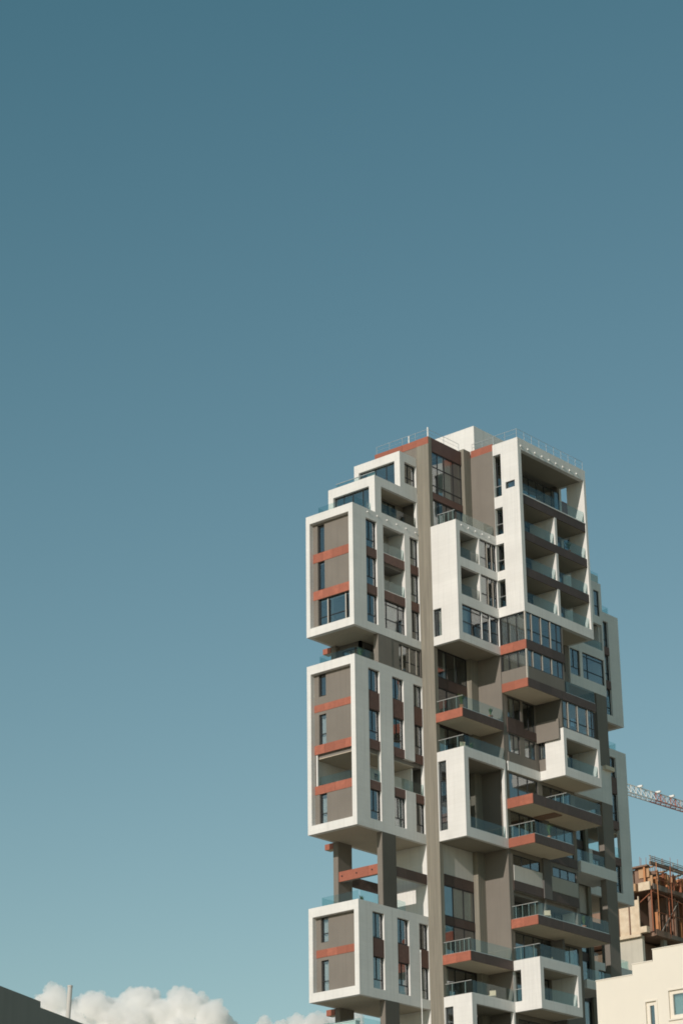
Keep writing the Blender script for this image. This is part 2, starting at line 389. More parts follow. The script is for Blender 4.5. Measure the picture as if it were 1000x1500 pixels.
WR = random.Random(21)
ML = [(52.0, 54.47), (55.17, 57.78), (58.53, 61.05), (62.56, 64.45)]
C1c = (1.66, 3.05); C2c = (4.66, 6.10); C3c = (7.36, 8.5)
def all_left():
    left_box(F(9), 3, [(*C1c, 'www'), (3.88, 6.65, 'Wll'), (*C3c, 'www')], [(68.40, 70.93), (71.70, 74.20), (74.97, 77.45)], 78.30, [0, 0, 0], bigwin=0)
    left_box(F(4), 4, [(*C1c, 'wows'), (*C2c, 'cOws'), (*C3c, 'wOws')], ML, 65.20, [1, 0, 1, 0], loggiaA=1, xh=[(6.09, 7.37, 55.17, 57.80)])
    left_box(F(0), 2, [(*C1c, 'hs'), (*C2c, 'hs'), (*C3c, 'ws')], [(38.72, 41.20), (42.60, 44.65)], 45.32, [1, 1])
    # open storey of the middle box: soffit, back wall and rails of the corner terrace
    box('loggia_wall', 'white', W0 + .3, -.6, 7.6, 7.75, 54.5, 57.44); box('ceiling', 'soffit', W0 + .3, -.33, .71, 7.6, 57.45, 57.515); box('floor_finish', 'lightgrey', W0 + .3, -.33, .71, 7.6, 54.495, 54.53)  # pale floor finish added to bounce light up into the open storey
    box('terrace_post', 'whitepaint', -4.58, -4.46, .50, .62, 55.17, 57.78)
    rail('y', .60, -4.45, -.45, 55.17, .75, w=1.4); rail('x', -.08, 4.68, 8.5, 55.17, .95, w=1.27); rail('x', -.08, 1.68, 3.03, 55.17, .95)
    wall('loggia_wall', 'white', 'x', -2.5, .12, 4.2, 7.6, 54.54, 57.44, [(5.2, 6.6, 54.5, 56.9)])
    window('x', -2.52, 5.2, 6.6, 54.5, 56.9, v=(.5,), h=())
all_left()
clamps('x', 0, [1.9 + 1.25 * k for k in range(6)], 78.0)
MIR[0] = True; all_left(); MIR[0] = False
# box below, of which only the rim shows
left_box(F(-5), 4, [(*C1c, 'wows'), (*C2c, 'wows'), (*C3c, 'wwws')], [(a - 29.7, b - 29.7) for a, b in ML], 35.5, [1, 0, 1, 0])

def gap(z0, z1, beam=None):
    """open storey between two boxes: two blade columns, tie beam"""
    for x in (W0 + .02, -.52):
        o = box('column', 'grey', x, x + .5, 3.0, 4.7, z0, z1)
        if x > -1 and z0 < 60: box('cladding_panel', 'slate_and_shade', -.018, .006, 3.04, 4.7, z0 + .75, z1, o)
    if beam:
        o = box('beam', 'lightgrey', W0 + .53, -.53, 3.1, 3.45, beam + .02, beam + .78)
        band('y', 3.05, W0 + .53, -.02, beam, beam + .8, 0, .048, 1.5, 'red', o)
        for s in (-4.2, -2.7, -1.1): MB().bar((s, my(3.05), beam + .42), (s, my(2.99), beam + .42), .06, 8).build('bolt', 'frame', o)
        b2 = box('beam', 'lightgrey', -.40, -.07, 4.7, 8.55, beam + .02, beam + .78)
        band('x', -.02, 4.72, 8.55, beam, beam + .8, 0, .048, 1.3, 'deep_shaded_red', b2)
        b3 = box('beam', 'deep_shaded_red', W0 + .08, W0 + .40, 4.7, 8.55, beam + .02, beam + .78)
    # rear floor edge that shows past the soffit
    slab(-5.95, W0 - .002, 3.0, 3.7, z1 - .48, z1 - .02, True, False)
def gaps():
    gap(44.6, F(4), 47.92); gap(64.42, F(9)); gap(34.7, F(0))
gaps(); MIR[0] = True; gaps(); MIR[0] = False

# walls of the open storeys facing the sun
wall('core_wall', 'white', 'y', 8.56, .25, W0, -.002, 44.6, 51.2)
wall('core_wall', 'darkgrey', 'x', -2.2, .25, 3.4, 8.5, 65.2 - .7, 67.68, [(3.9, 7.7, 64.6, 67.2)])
window('x', -2.25, 3.9, 7.7, 64.6, 67.2, v=(.33, .66), h=())
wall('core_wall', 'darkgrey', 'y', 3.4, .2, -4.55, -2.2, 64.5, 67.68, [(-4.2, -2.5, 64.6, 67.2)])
window('y', 3.5, -4.2, -2.5, 64.6, 67.2, v=(.5,), h=())
wall('grey_wall', 'grey', 'x', -.06, .25, 3.05 + 1.62, 8.55, 65.2, 67.695, [(5.7, 8.45, 65.3, 67.5)])
window('x', -.12, 5.7, 8.45, 65.3, 67.5, v=(.16, .50, .82), h=(.4,), low=False, mat='frame', cur=[(.0, .16)])
for s in (.16, .50, .82): box('mullion_post', 'mullion', -.118, -.08, 5.7 + 2.75 * s - .045, 5.7 + 2.75 * s + .045, 65.36, 67.44)
wall('core_wall', 'white', 'y', 8.56, .25, W0, -.002, 34.7, 38.0)
# potted plant terrace wall continues behind

# ---- stepped top above the upper left box
def tops():
    # first setback
    wall('white_frame', 'white', 'y', 2.90, .40, W0, 0, 78.303, 81.65, [(-4.55, -.62, 78.4, 80.80)])
    window('y', 3.15, -4.55, -.62, 78.4, 80.80, v=(.25, .5, .78), h=(), mat='frame', glassm='tealpane')
    wall('side_wall', 'white', 'x', 0, .30, 3.30, 8.55, 78.303, 81.65, [(3.72, 8.40, 78.5, 80.86)])
    wall('side_wall', 'white', 'x', W0 + .3, .30, 3.30, 8.55, 78.303, 81.65)
    wall('loggia_wall', 'grey', 'x', -1.6, .12, 3.3, 8.55, 77.6, 81.0, [(3.9, 5.5, 78.2, 80.7), (5.8, 7.5, 78.2, 80.7)])
    window('x', -1.64, 3.9, 5.5, 78.2, 80.7, v=(.5,), h=(), cur=[(.1, .95)]); window('x', -1.64, 5.8, 7.5, 78.2, 80.7, v=(.5,), h=(), cur=[(0, .9)])
    rail('x', -.1, 3.74, 8.38, 78.5, .9, w=1.5, mat='railsmoke')
    box('roof_slab', 'soffit', W0 + .3, -.3, 3.3, 8.55, 80.88, 81.2)
    interior(W0 + .3, -1.72, 3.3, 8.5, [77.9], 0, 0); box('partition_wall', 'interior', W0 + .3, -1.72, 5.4, 5.5, 77.9, 80.87)
    rail('y', 3.5, W0 + .35, -.5, 81.65, .62, hand=True, w=1.5); rail('x', W0 + .5, 3.6, 6.2, 81.65, .62, w=1.5)
    # second setback
    wall('white_frame', 'white', 'y', 6.30, .40, W0 + .02, -.02, 80.9, 84.95, [(-4.55, -.60, 81.7, 84.18)])
    window('y', 6.55, -4.55, -.60, 81.7, 84.18, v=(.12, .42, .72), h=(.2,), low=False, glassm='tealpane', cur=[(.14, .40)])
    wall('side_wall', 'white', 'x', -.02, .30, 6.70, 8.55, 80.9, 84.95, [(6.92, 8.48, 82.2, 84.15)])
    window('x', -.25, 6.92, 8.48, 82.2, 84.15, v=(.45,), h=(.35,), low=False)
    wall('side_wall', 'white', 'x', W0 + .32, .30, 6.70, 8.55, 80.9, 84.95)
    box('roof_slab', 'soffit', W0 + .32, -.32, 6.7, 8.55, 84.2, 84.5); box('floor_slab', 'interior', W0 + .32, -.32, 6.7, 8.55, 81.2, 81.45)
    # top storey with the red fascia
    o = box('top_wall', 'grey', -4.6, -.004, 8.58, 8.9, 84.3, 86.0)
    band('y', 8.55, -4.6, 0, 86.0, 86.64, 0, .1, 1.5, 'red', o)
    o = box('top_wall', 'grey', -4.6, -4.3, 8.9, 14.0, 84.3, 86.6)
tops(); MIR[0] = True; tops(); MIR[0] = False

# ---- tall board-marked column and core
def core():
    box('column', 'column', 0.002, 1.32, 8.55, 9.0, 0, 86.0)
    o = box('column', 'column', 0.002, 1.32, 8.60, 9.0, 86.0, 86.66)
    band('y', 8.55, 0.004, 1.32, 86.0, 86.66, 0, .046, 1.4, 'red', o)
    box('column', 'column', 1.08, 1.58, 13.15, 14.1, 0, 86.9)
    # wall facing the sun between the recess and the right-hand stack
    o = wall('core_wall', 'grey', 'y', 14.1, .35, 1.56, 3.96, 0, 86.30)
    o = box('core_wall', 'grey', 1.56, 3.96, 14.2, 14.45, 86.30, 86.95)
    band('y', 14.14, 1.58, 3.95, 86.30, 86.98, 0, .06, 1.2, 'red', o)
    box('core_wall', 'interior', W0 + .1, -1.2, 9.2, 18.95, 0, 86.2)
    box('core_wall', 'interior', W0 + .1, -.2, 8.82, 9.2, 0, 84.9)
    box('core_wall', 'interior', -1.2, 1.05, 13.3, 18.95, 0, 86.2)
    box('core_wall', 'interior', 1.05, 2.2, 14.46, 18.95, 0, 86.2)
    box('roof_slab', 'lightgrey', W0 + .1, 1.3, 9.0, 18.95, 86.2, 86.45)
    box('roof_slab', 'lightgrey', 1.3, 6.3, 14.46, 18.95, 86.0, 86.3)
core(); MIR[0] = True; core(); MIR[0] = False
box('core_wall', 'concrete', -5.0, 3.9, 8.9, 29.0, 0, 6)

# recessed window wall beside the column (x = 1.1)
def W1(z0, z1, nv, parent=None, cur=None, h=(), gm='pane', v=None):
    window('x', 1.10, 9.02, 13.13, z0, z1, v=v or [k / nv for k in range(1, nv)], h=h, low=False, cur=cur, glassm=gm)
    box('floor_slab', 'interior', -1.2, 1.0, 9.02, 13.13, z0 - .3, z0 - .05)
def B1(z0, z1, mat='deep_shaded_red'):
    o = box('spandrel', 'interior', .85, 1.04, 9.02, 13.13, z0 + .01, z1 - .01)
    band('x', 1.12, 9.02, 13.13, z0, z1, 0, .07, 1.35, mat, o)
def recess():
    # top: tall glazing flush with the column
    window('x', 1.25, 9.02, 13.13, 81.62, 85.40, v=(.2, .42, .72), h=(.18, .64), low=False, cur=[(.24, .70)])
    o = box('spandrel', 'interior', 1.0, 1.24, 9.02, 13.13, 85.42, 86.6); band('x', 1.31, 9.02, 13.13, 85.42, 86.66, 0, .06, 1.4, 'shaded_red', o)
    o = box('spandrel', 'interior', 1.0, 1.24, 9.02, 13.13, 81.02, 81.6); band('x', 1.31, 9.02, 13.13, 81.0, 81.61, 0, .06, 1.4, 'shaded_red', o)
    window('x', 1.2, 9.02, 13.13, 77.7, 80.98, v=(.22, .48, .75), h=(), low=False, cur=[(0, .2)])
    W1(65.28, 67.68, 3, cur=[(.30, .40), (.66, .74)]); B1(64.38, 65.26); W1(61.9, 64.35, 3)
    W1(57.9, 61.05, 3, cur=[(.05, .3)]); B1(61.06, 61.88)
    W1(51.95, 54.4, 3); B1(54.42, 55.1); W1(55.12, 57.75, 3, cur=[(.4, .6)])
    o = box('core_wall', 'blank', .85, 1.10, 9.02, 13.13, 48.78, 51.19)
    B1(47.88, 48.76); W1(45.4, 47.86, 3, gm='tealpane', cur=[(.36, .98)]); B1(44.72, 45.38); W1(42.1, 44.7, 3)
    W1(38.8, 41.28, 3, cur=[(0, .2)]); B1(41.3, 42.08); W1(31.6, 37.9, 3, h=(.5,))
recess(); MIR[0] = True; recess(); MIR[0] = False

# ---- central stack (x 1.3 .. 4.0, y 8.55 .. 14.1)
XC = 4.0
def loggia_C(z0, z1):
    box('loggia_wall', 'white', 2.2, XC - .30, 11.60, 11.74, z0 - .05, z1 + .05)
    wall('loggia_wall', 'lightgrey', 'x', 2.2, .1, 8.9, 11.74, z0 - .4, z1 + .1, [(9.1, 10.4, z0 - .3, z1 - .1)])
    window('x', 2.18, 9.1, 10.4, z0 - .3, z1 - .1, v=(.5,), h=())
    rail('x', XC - .05, 9.07, 11.58, z0, .95, w=1.25, mat='railsmoke')
    window('x', XC - .12, 11.78, 14.04, z0, z1, v=(.45, .75), h=(.36,), low=False, mat='frame', cur=[(0, .45)])
    for s in (12.82, 13.5): box('mullion_post', 'mullion', XC - .118, XC - .08, s - .04, s + .04, z0 + .07, z1 - .07)
wall('white_wall', 'white', 'y', 8.55, .35, 1.325, XC, F(9), 78.28, [(1.37, 2.21, 68.45, 70.85)])
window('y', 8.72, 1.37, 2.21, 68.45, 70.85, v=(.35,), h=(), cur=[(.3, 1)])
wall('side_wall', 'white', 'x', XC, .30, 8.90, 14.1, F(9), 78.28, [(9.05, 11.60, 75.05, 77.45), (11.76, 14.06, 75.05, 77.5), (9.05, 11.60, 71.75, 74.27), (11.76, 14.06, 71.75, 74.3), (9.05, 14.06, 68.42, 70.92)])
loggia_C(75.05, 77.45); loggia_C(71.75, 74.27)
window('x', XC - .12, 9.05, 14.06, 68.42, 70.92, v=(.27, .54, .76), h=(.42, .86), low=False, cur=[(0.02, .25)])
for s in (11.75, 12.86): box('mullion_post', 'whitepaint', XC - .118, XC - .06, s - .045, s + .045, 68.5, 70.86)
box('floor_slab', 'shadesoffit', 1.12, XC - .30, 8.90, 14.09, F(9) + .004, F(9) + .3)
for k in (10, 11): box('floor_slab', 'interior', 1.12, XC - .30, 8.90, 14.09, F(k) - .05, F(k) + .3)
box('roof_slab', 'lightgrey', 1.33, XC - .30, 8.90, 14.09, 77.55, 77.8)
box('partition_wall', 'interior', 1.5, 1.6, 8.9, 14.09, F(9) + .3, 77.5)
rail('y', 8.75, 1.9, XC - .25, 78.28, .95, hand=True, posts=4); rail('x', XC - .2, 9.0, 14.0, 78.28, .95, w=1.6)
clamps('x', XC, [9.3 + .95 * k for k in range(5)], 77.95)
# red balcony, two storeys high recess above it
slab(1.325, XC + .05, 8.55, 14.08, F(7), F(7) + .74)
rail('y', 8.70, 1.35, XC, F(7) + .74, 1.05, hand=True, posts=2); rail('x', XC, 8.75, 14.05, F(7) + .74, 1.05, w=1.7)
def tall_box(zb):
    zt = zb + 7.37
    wall('white_wall', 'white', 'y', 8.55, .35, 1.325, XC + .08, zb, zt, [(1.40, 2.23, zb + .83, zb + 6.57)])
    window('y', 8.74, 1.40, 2.23, zb + .83, zb + 6.57, v=(), h=(.12, .2, .42, .5, .72), low=False)
    wall('side_wall', 'white', 'x', XC + .08, .30, 8.90, 14.08, zb, zt, [(9.10, 13.86, zb + .78, zb + 6.6)])
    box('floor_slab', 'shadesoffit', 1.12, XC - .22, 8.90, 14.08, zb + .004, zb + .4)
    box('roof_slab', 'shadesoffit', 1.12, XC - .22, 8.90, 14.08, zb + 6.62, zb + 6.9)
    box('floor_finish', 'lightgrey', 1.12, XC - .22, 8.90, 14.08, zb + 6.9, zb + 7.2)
    rail('x', XC, 9.12, 13.84, zb + .78, .95, w=1.6)
    rail('y', 8.7, 1.4, XC - .05, zt, 1.0, hand=True, posts=2); rail('x', XC + .02, 8.75, 14.0, zt, 1.0, w=1.7)
tall_box(F(4)); tall_box(F(-2))
box('wood_screen', 'ply', 1.12, 1.6, 12.0, 12.4, 51.7, 55.4)
slab(1.325, XC + .08, 8.55, 14.08, F(1), F(1) + .75)
rail('y', 8.70, 1.35, XC, F(1) + .75, 1.0, hand=True, posts=6); rail('x', XC + .02, 8.75, 14.0, F(1) + .75, 1.0, w=1.7)

# ---- right-hand stack (x 4.0 .. 6.65, y 14.1 .. 24)
XR = 6.65; YA = 14.1; YB = 24.0
strips = [(3.99, 4.80, 81.90, 85.80), (3.99, 4.82, 78.40, 80.86), (3.99, 4.80, 75.10, 77.55), (3.99, 4.80, 71.85, 74.30)]
wall('white_wall', 'white', 'y', YA, .35, 3.97, XR, F(10), 86.82, strips + [(5.22, 6.20, 82.38, 83.0)])
window('y', YA + .1, 5.22, 6.20, 82.38, 83.0, v=(), h=())
wall('white_wall', 'white', 'y', 23.75, .30, 3.97, XR, F(10), 86.82, strips)
wall('side_wall', 'white', 'x', XR, .42, YA + .35, 23.75, F(10), 86.82, [(14.56, 23.75, 71.85, 85.80)])
for (a, b, z0, z1) in strips:
    rail('y', YA + .2, a + .02, b - .02, z0, 1.0, hand=True, mat='railsmoke')
box('floor_slab', 'soffit', 3.97, XR - .42, YA + .35, 23.75, F(10) + .004, F(10) + .45)
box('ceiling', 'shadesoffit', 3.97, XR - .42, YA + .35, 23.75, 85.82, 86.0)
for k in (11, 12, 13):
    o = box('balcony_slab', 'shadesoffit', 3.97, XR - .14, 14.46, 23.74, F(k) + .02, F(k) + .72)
    band('x', XR - .06, 14.57, 23.73, F(k), F(k) + .76, 0, .078, 1.5, 'deep_shaded_red', o)
    for j in range(6): box('bolt', 'frame', XR - .06, XR - .045, 15.2 + 1.5 * j, 15.26 + 1.5 * j, F(k) + .5, F(k) + .56, o)
for k, z0, z1 in ((10, 71.47, 74.3), (11, 75.06, 77.6), (12, 78.36, 80.9)):
    box('fin_wall', 'white', 3.98, XR - .05, 19.08, 19.40, z0, z1)
    rail('x', XR - .16, 14.6, 19.05, z0 + (.4 if k == 10 else 0), 1.0, w=1.5); rail('x', XR - .16, 19.45, 23.7, z0 + (.4 if k == 10 else 0), 1.0, w=1.4)
    for (a, b, c) in ((14.6, 18.9, None), (19.6, 23.5, [(.55, .75)])):
        window('x', 4.06, a, b, z0 + .02, z1 - .35, v=(.25, .5, .75), h=(), low=False, cur=c, mat='frame')
window('x', 4.06, 14.6, 23.6, 81.7, 85.3, v=[k / 8 for k in range(1, 8)], h=(), low=False)
rail('x', XR - .12, 14.58, 23.72, 81.68, 1.1, w=1.55)
box('handrail', 'whitepaint', XR - .10, XR - .02, 14.57, 23.73, 81.67, 81.75)
clamps('x', XR, [14.55 + 1.02 * k for k in range(9)], 86.12, .07)
MBc = MB()
def roof_rail(pl, pos, s0, s1, zb, h=.85, step=1.05):
    mb = MB(); mb.pbox(pl, pos, s0, s1, zb + h, zb + h + .025, -.04, -.015); mb.pbox(pl, pos, s0, s1, zb + h * .55, zb + h * .55 + .012, -.035, -.02)
    o = mb.build('roof_railing', 'steel', TOWER); k = max(2, int((s1 - s0) / step))
    for i in range(k + 1):
        s = s0 + (s1 - s0) * i / k; MB().pbox(pl, pos, s - .013, s + .013, zb - .15, zb + h, -.05, -.015).build('post', 'steel', o)
roof_rail('x', XR - .1, 14.2, 23.9, 86.82); roof_rail('y', YA + .1, 4.0, 6.5, 86.82)
roof_rail('y', 8.7, -4.5, 1.25, 86.64, .75, 1.35); roof_rail('x', 1.2, 8.8, 13.0, 86.66, .75, 1.5); roof_rail('y', 14.3, 1.6, 3.9, 86.98, .7, .8)
# glazed winter gardens below the tall box
for (z0, z1, gl0) in ((68.50, 70.985, 68.5), (65.15, 67.69, 66.2)):
    window('y', YA + .12, 3.99, XR - .12, gl0, z1, v=(.28, .64), h=(), low=False, glassm='pane', mat='frame', fr=.05, cur=[(0, 1)], cm='sheer')
    window('x', XR - .06, YA + .22, 19.3, gl0, z1, v=(.14, .40, .66, .86), h=() if gl0 > z0 else (.38,), low=False)
    for s in (.14, .40, .66): box('mullion_post', 'mullion', XR - .058, XR - .015, YA + .22 + 5.08 * s - .06, YA + .22 + 5.08 * s + .06, gl0 + .07, z1 - .07)
    box('corner_post', 'mullion', XR - .12, XR - .01, YA + .02, YA + .2, z0, z1)
    box('end_wall', 'grey', 3.99, XR - .05, 19.32, 19.48, z0, z1)
    if gl0 > z0:
        box('parapet', 'grey', 3.99, XR - .12, YA + .03, YA + .2, z0, gl0 - .004); box('parapet', 'grey', XR - .18, XR - .02, YA + .2, 19.32, z0, gl0 - .004)
slab(3.99, XR + .02, YA - .02, 19.5, F(9), F(9) + .80)
slab(3.99, XR + .02, YA - .02, 23.8, F(8), F(8) + .74)
rail('x', XR - .05, 19.55, 23.75, F(8) + .74, 1.05, w=1.4)
rail('y', 23.6, 4.3, 6.6, F(8) + .74, 1.05)
# recessed facade behind the right-hand stack
def RW(s0, s1, z0, z1, **k): return window('x', 3.93, s0, s1, z0, z1, **k)
holesR = [(14.8, 16.6, 62.5, 64.3), (16.9, 18.55, 61.2, 64.3), (19.6, 23.4, 65.2, 67.6), (14.6, 23.4, 68.5, 70.9), (14.6, 18.7, 65.2, 67.6), (14.8, 16.3, 59.5, 61.1), (17.0, 18.45, 59.5, 61.1), (14.62, 18.55, 55.3, 57.72), (19.2, 23.2, 55.4, 57.6),
          (14.62, 18.6, 52.0, 54.45), (19.9, 23.3, 52.0, 54.4), (14.72, 18.42, 50.0, 50.86), (20.15, 23.5, 50.0, 50.86), (14.66, 18.9, 45.45, 47.85), (19.1, 23.40, 45.45, 47.85), (14.62, 23.3, 42.05, 44.5), (14.62, 19.0, 38.3, 41.25), (14.62, 19.0, 35.3, 37.6)]
wall('core_wall', 'grey', 'x', 3.97, .30, YA + .36, 23.6, 0, F(10), holesR)
for i, (a, b, c, d) in enumerate(holesR):
    hgt = d - c
    kw = dict(v=(.33, .66) if b - a > 2.5 else (.5,), h=(), low=False)
    if i in (5, 6): kw['cur'] = [(0, 1)]
    if i == 0: kw['cur'] = [(.35, .6)]
    if i in (9,): kw['cur'] = [(.55, .8)]
    if i in (15,): kw['v'] = [k / 7 for k in range(1, 7)]; kw['cur'] = [(.62, .7), (.86, .96)]
    if i in (7,): kw['mat'] = 'frame'
    if abs(c - 45.45) < .01: continue
    RW(a, b, c, d, **kw)
for k in range(-1, 10): box('floor_slab', 'interior', 2.2, 3.67, 14.46, 23.4, F(k) - .28, F(k) + .02)
box('partition_wall', 'interior', 2.2, 2.3, 14.46, 23.4, 30, 71)
window('x', 2.42, 14.7, 18.9, 45.4, 47.7, v=(.25, .5, .75), h=(), low=False); window('x', 2.42, 19.1, 23.4, 45.4, 47.7, v=(.25, .5, .75), h=(), low=False)
def BR(z0, z1, s0=14.62, s1=23.6, mat='deep_shaded_red'):
    band('x', 4.05, s0, s1, z0, z1, 0, .072, 1.45, mat)
BR(61.15, 62.45, 14.62, 16.85); BR(61.15, 61.9, 16.86, 18.75); BR(47.92, 48.68, 14.62, 23.6); 
box('render_panel', 'blank', 3.972, 4.02, 14.75, 18.62, 48.72, 49.98); box('render_panel', 'lightgrey', 3.972, 4.02, 19.75, 23.6, 48.76, 49.98)
box('pier', 'darkgrey', 3.972, 4.15, 18.64, 19.72, 47.9, 51.2); box('pier', 'darkgrey', 3.972, 4.2, 18.7, 19.6, 51.2, 54.5)
BR(51.2, 51.95, 19.75, 23.6)
box('render_panel', 'grey', 3.972, 4.03, 14.62, 18.8, 58.62, 59.45)
box('render_panel', 'white', 3.972, 4.10, 14.40, 18.82, 57.82, 58.60)
# white box on the far half, glazed storey above it
YW = 18.85; YE = 24.05
wall('white_wall', 'white', 'y', YW, .30, 3.985, XR - .02, 57.85, 61.97, [(3.985, 4.70, 58.62, 61.20)])
window('y', YW + .1, 4.0, 4.70, 59.66, 61.20, v=(.45,), h=(), cur=[(0, .5)])
box('render_panel', 'grey', 3.99, 4.70, YW + .05, YW + .18, 58.63, 59.64)
wall('side_wall', 'white', 'x', XR - .02, .30, YW + .30, YE, 57.85, 61.97, [(19.22, 23.72, 58.60, 61.14)])
wall('white_wall', 'white', 'y', YE - .30, .0 + .29, 4.0, XR - .33, 57.85, 61.97)
box('floor_slab', 'soffit', 4.0, XR - .32, YW + .30, YE - .3, 57.855, 58.2); box('ceiling', 'soffit', 4.0, XR - .32, YW + .30, YE - .3, 61.16, 61.5)
rail('x', XR - .1, 19.24, 23.7, 58.60, .95, w=1.5)
window('x', 4.1, 19.3, 23.5, 58.3, 60.9, v=(.25, .5, .75), h=(), low=False)
box('wall_lamp', 'whitepaint', 4.15, 4.35, 22.2, 22.7, 60.6, 60.8)
window('x', XR - .06, 18.95, 23.5, 61.99, 64.36, v=(.16, .46, .78, .92), h=(.34,), low=False)
for s in (.16, .46, .78): box('mullion_post', 'mullion', XR - .058, XR - .01, 18.95 + 4.55 * s - .06, 18.95 + 4.55 * s + .06, 62.06, 64.3)
box('end_wall', 'slate_and_shade', 4.0, XR - .02, 18.74, 18.94, 61.98, 64.38)  # dark colour stands for dark glass and the shadow of the slab above
box('parapet', 'grey', 4.02, XR - .3, 18.60, 18.72, 61.0, 62.72)
# balconies below
o = slab(3.99, XR, YA, 23.75, F(5), F(5) + .82)
rail('y', 18.9, 4.3, XR - .06, F(5) + .82, 1.0, hand=True, posts=3); rail('x', XR - .06, 18.95, 23.7, F(5) + .82, 1.0, w=1.5)
box('soffit_panel', 'darkwood', 4.1, 6.2, 17.6, 18.7, F(5) - .10, F(5) + .0)
slab(3.99, XR + .02, YA, 19.6, F(4) + .05, F(4) + .80)
rail('y', YA + .15, 4.05, XR - .05, F(4) + .80, 1.05, hand=True, posts=4); rail('x', XR - .04, YA + .2, 19.55, F(4) + .80, 1.05, w=1.3)
slab(3.99, XR, YA, 24.1, F(2) + .05, F(2) + .79)
rail('y', YA + .15, 4.05, XR - .06, F(2) + .79, 1.05, hand=True, posts=4); rail('x', XR - .05, YA + .2, 24.0, F(2) + .79, 1.05, w=1.45)
for s in (14.5, 18.92, 23.42): box('fin_wall', 'white', 2.35, 3.66, s, s + .16, 45.3, 47.9)
box('end_wall', 'darkgrey', 3.98, 5.2, 19.4, 19.62, F(-1), F(1) + 3.2)
# lower white box
wall('white_wall', 'white', 'y', YA, .35, 3.97, XR, F(0), 42.05, [(3.985, 4.77, 38.80, 41.28)])
rail('y', YA + .2, 4.0, 4.75, 38.8, 1.0, hand=True)
wall('side_wall', 'white', 'x', XR, .40, YA + .35, 19.6, F(0), 42.05, [(14.54, 19.15, 38.72, 41.27)])
wall('white_wall', 'white', 'y', 19.25, .34, 4.0, XR - .41, F(0), 42.05)
box('floor_slab', 'soffit', 3.98, XR - .4, YA + .35, 19.25, F(0) + .005, F(0) + .4); box('ceiling', 'soffit', 3.98, XR - .4, YA + .35, 19.25, 41.29, 41.6)
rail('x', XR - .12, 14.56, 19.13, 38.72, 1.0, w=1.5)
rail('y', YA + .15, 4.05, XR - .05, 42.05, 1.05, hand=True, posts=2); rail('x', XR - .05, YA + .2, 19.5, 42.05, 1.05, w=1.45)

# ---- far flank (x 4.0, y 23.9 .. 29.5)
wall('side_wall', 'white', 'x', XC, .30, 24.06, 29.45, F(9), 78.28, [(28.25, 29.1, 75.1, 77.5), (26.3, 29.25, 71.9, 74.32), (24.15, 25.62, 68.62, 71.0), (26.02, 29.28, 68.66, 71.05)])
window('x', XC - .1, 28.25, 29.1, 75.1, 77.5, v=(), h=(.4,))
window('x', XC - .1, 24.15, 25.62, 68.62, 71.0, v=(.42,), h=(.30,)); window('x', XC - .1, 26.02, 29.28, 68.66, 71.05, v=(.26,), h=(.34, .86), low=False)
rail('x', XC - .06, 26.3, 29.25, 71.9, .8, w=1.5); box('loggia_wall', 'lightgrey', 2.4, 2.5, 24.1, 29.3, 71.3, 74.6)
box('floor_slab', 'soffit', 1.3, 3.7, 24.06, 29.4, F(9) + .004, F(9) + .3); box('floor_slab', 'interior', 1.3, 3.7, 24.06, 29.4, F(10) + .05, F(10) + .35); box('floor_slab', 'interior', 1.3, 3.7, 24.06, 29.4, F(11) + .1, F(11) + .4)
box('end_wall', 'white', 1.33, 3.7, 29.15, 29.44, F(9), 78.28); box('roof_slab', 'lightgrey', 1.3, 3.7, 24.06, 29.15, 77.6, 77.85)
box('partition_wall', 'interior', 1.9, 2.0, 24.06, 29.1, F(9) + .3, F(10))
rail('x', XC - .1, 24.1, 29.3, 78.28, 1.0, w=1.7)
box('pier', 'grey', 3.4, 3.97, 27.85, 29.4, 0, F(9))
box('end_wall', 'white', 3.6, 4.0, 24.08, 29.42, 57.9, 61.15); rail('x', XC - .04, 24.1, 29.4, 61.15, 1.0, w=1.5)
box('floor_slab', 'soffit', 1.3, 3.6, 24.08, 29.4, 57.905, 58.2)
slab(3.4, 4.35, 28.2, 29.55, 60.85, 61.2, False, False)
o = box('balcony_slab', 'white', 1.4, XC, 24.2, 29.5, 51.15, 52.08); rail('x', XC - .05, 24.25, 29.45, 52.08, .95, w=1.5)
box('floor_slab', 'white', 1.4, XC, 24.2, 27.8, 41.4, 42.1); rail('x', XC - .05, 24.25, 27.8, 42.1, .95)

# ---- roof penthouse
box('penthouse_wall', 'white', -4.4, 1.85, 14.35, 23.5, 86.3, 89.42)
box('roof_mast', 'whitepaint', .96, 1.06, 8.9, 9.0, 86.6, 87.7)
box('roof_mast', 'whitepaint', -1.2, -1.1, 9.0, 9.1, 86.6, 87.55)

# ================================================================== things on the balconies
def plant(name, label, loc, h, n, r=.32):
    e = tag(empty(name, loc), label, 'plant', 'potted plants on the balconies')
    mb = MB(); mb.bar(loc, (loc[0], loc[1], loc[2] + .34), .15, 12, .20); mb.build('pot', 'terracotta', e)
    mb = MB(); rg = random.Random(hash(label) % 999)
    for k in range(n):
        a = rg.uniform(0, 6.28); tl = rg.uniform(.1, 1.0); L = h * rg.uniform(.6, 1); d = Vector((math.cos(a), math.sin(a), 0)); sd = Vector((-d.y, d.x, 0)) * .035
        base = Vector(loc) + Vector((0, 0, .33)); i = len(mb.v)
        p1 = base + d * r * tl * .5 + Vector((0, 0, L * .65)); p2 = base + d * r * tl * 1.3 + Vector((0, 0, L))
        mb.v += [tuple(base - sd * .4), tuple(base + sd * .4), tuple(p1 + sd), tuple(p1 - sd), tuple(p2)]
        mb.f += [(i, i + 1, i + 2, i + 3), (i + 3, i + 2, i + 4)]
    mb.build('leaves', 'leaf', e)
random.seed(3)
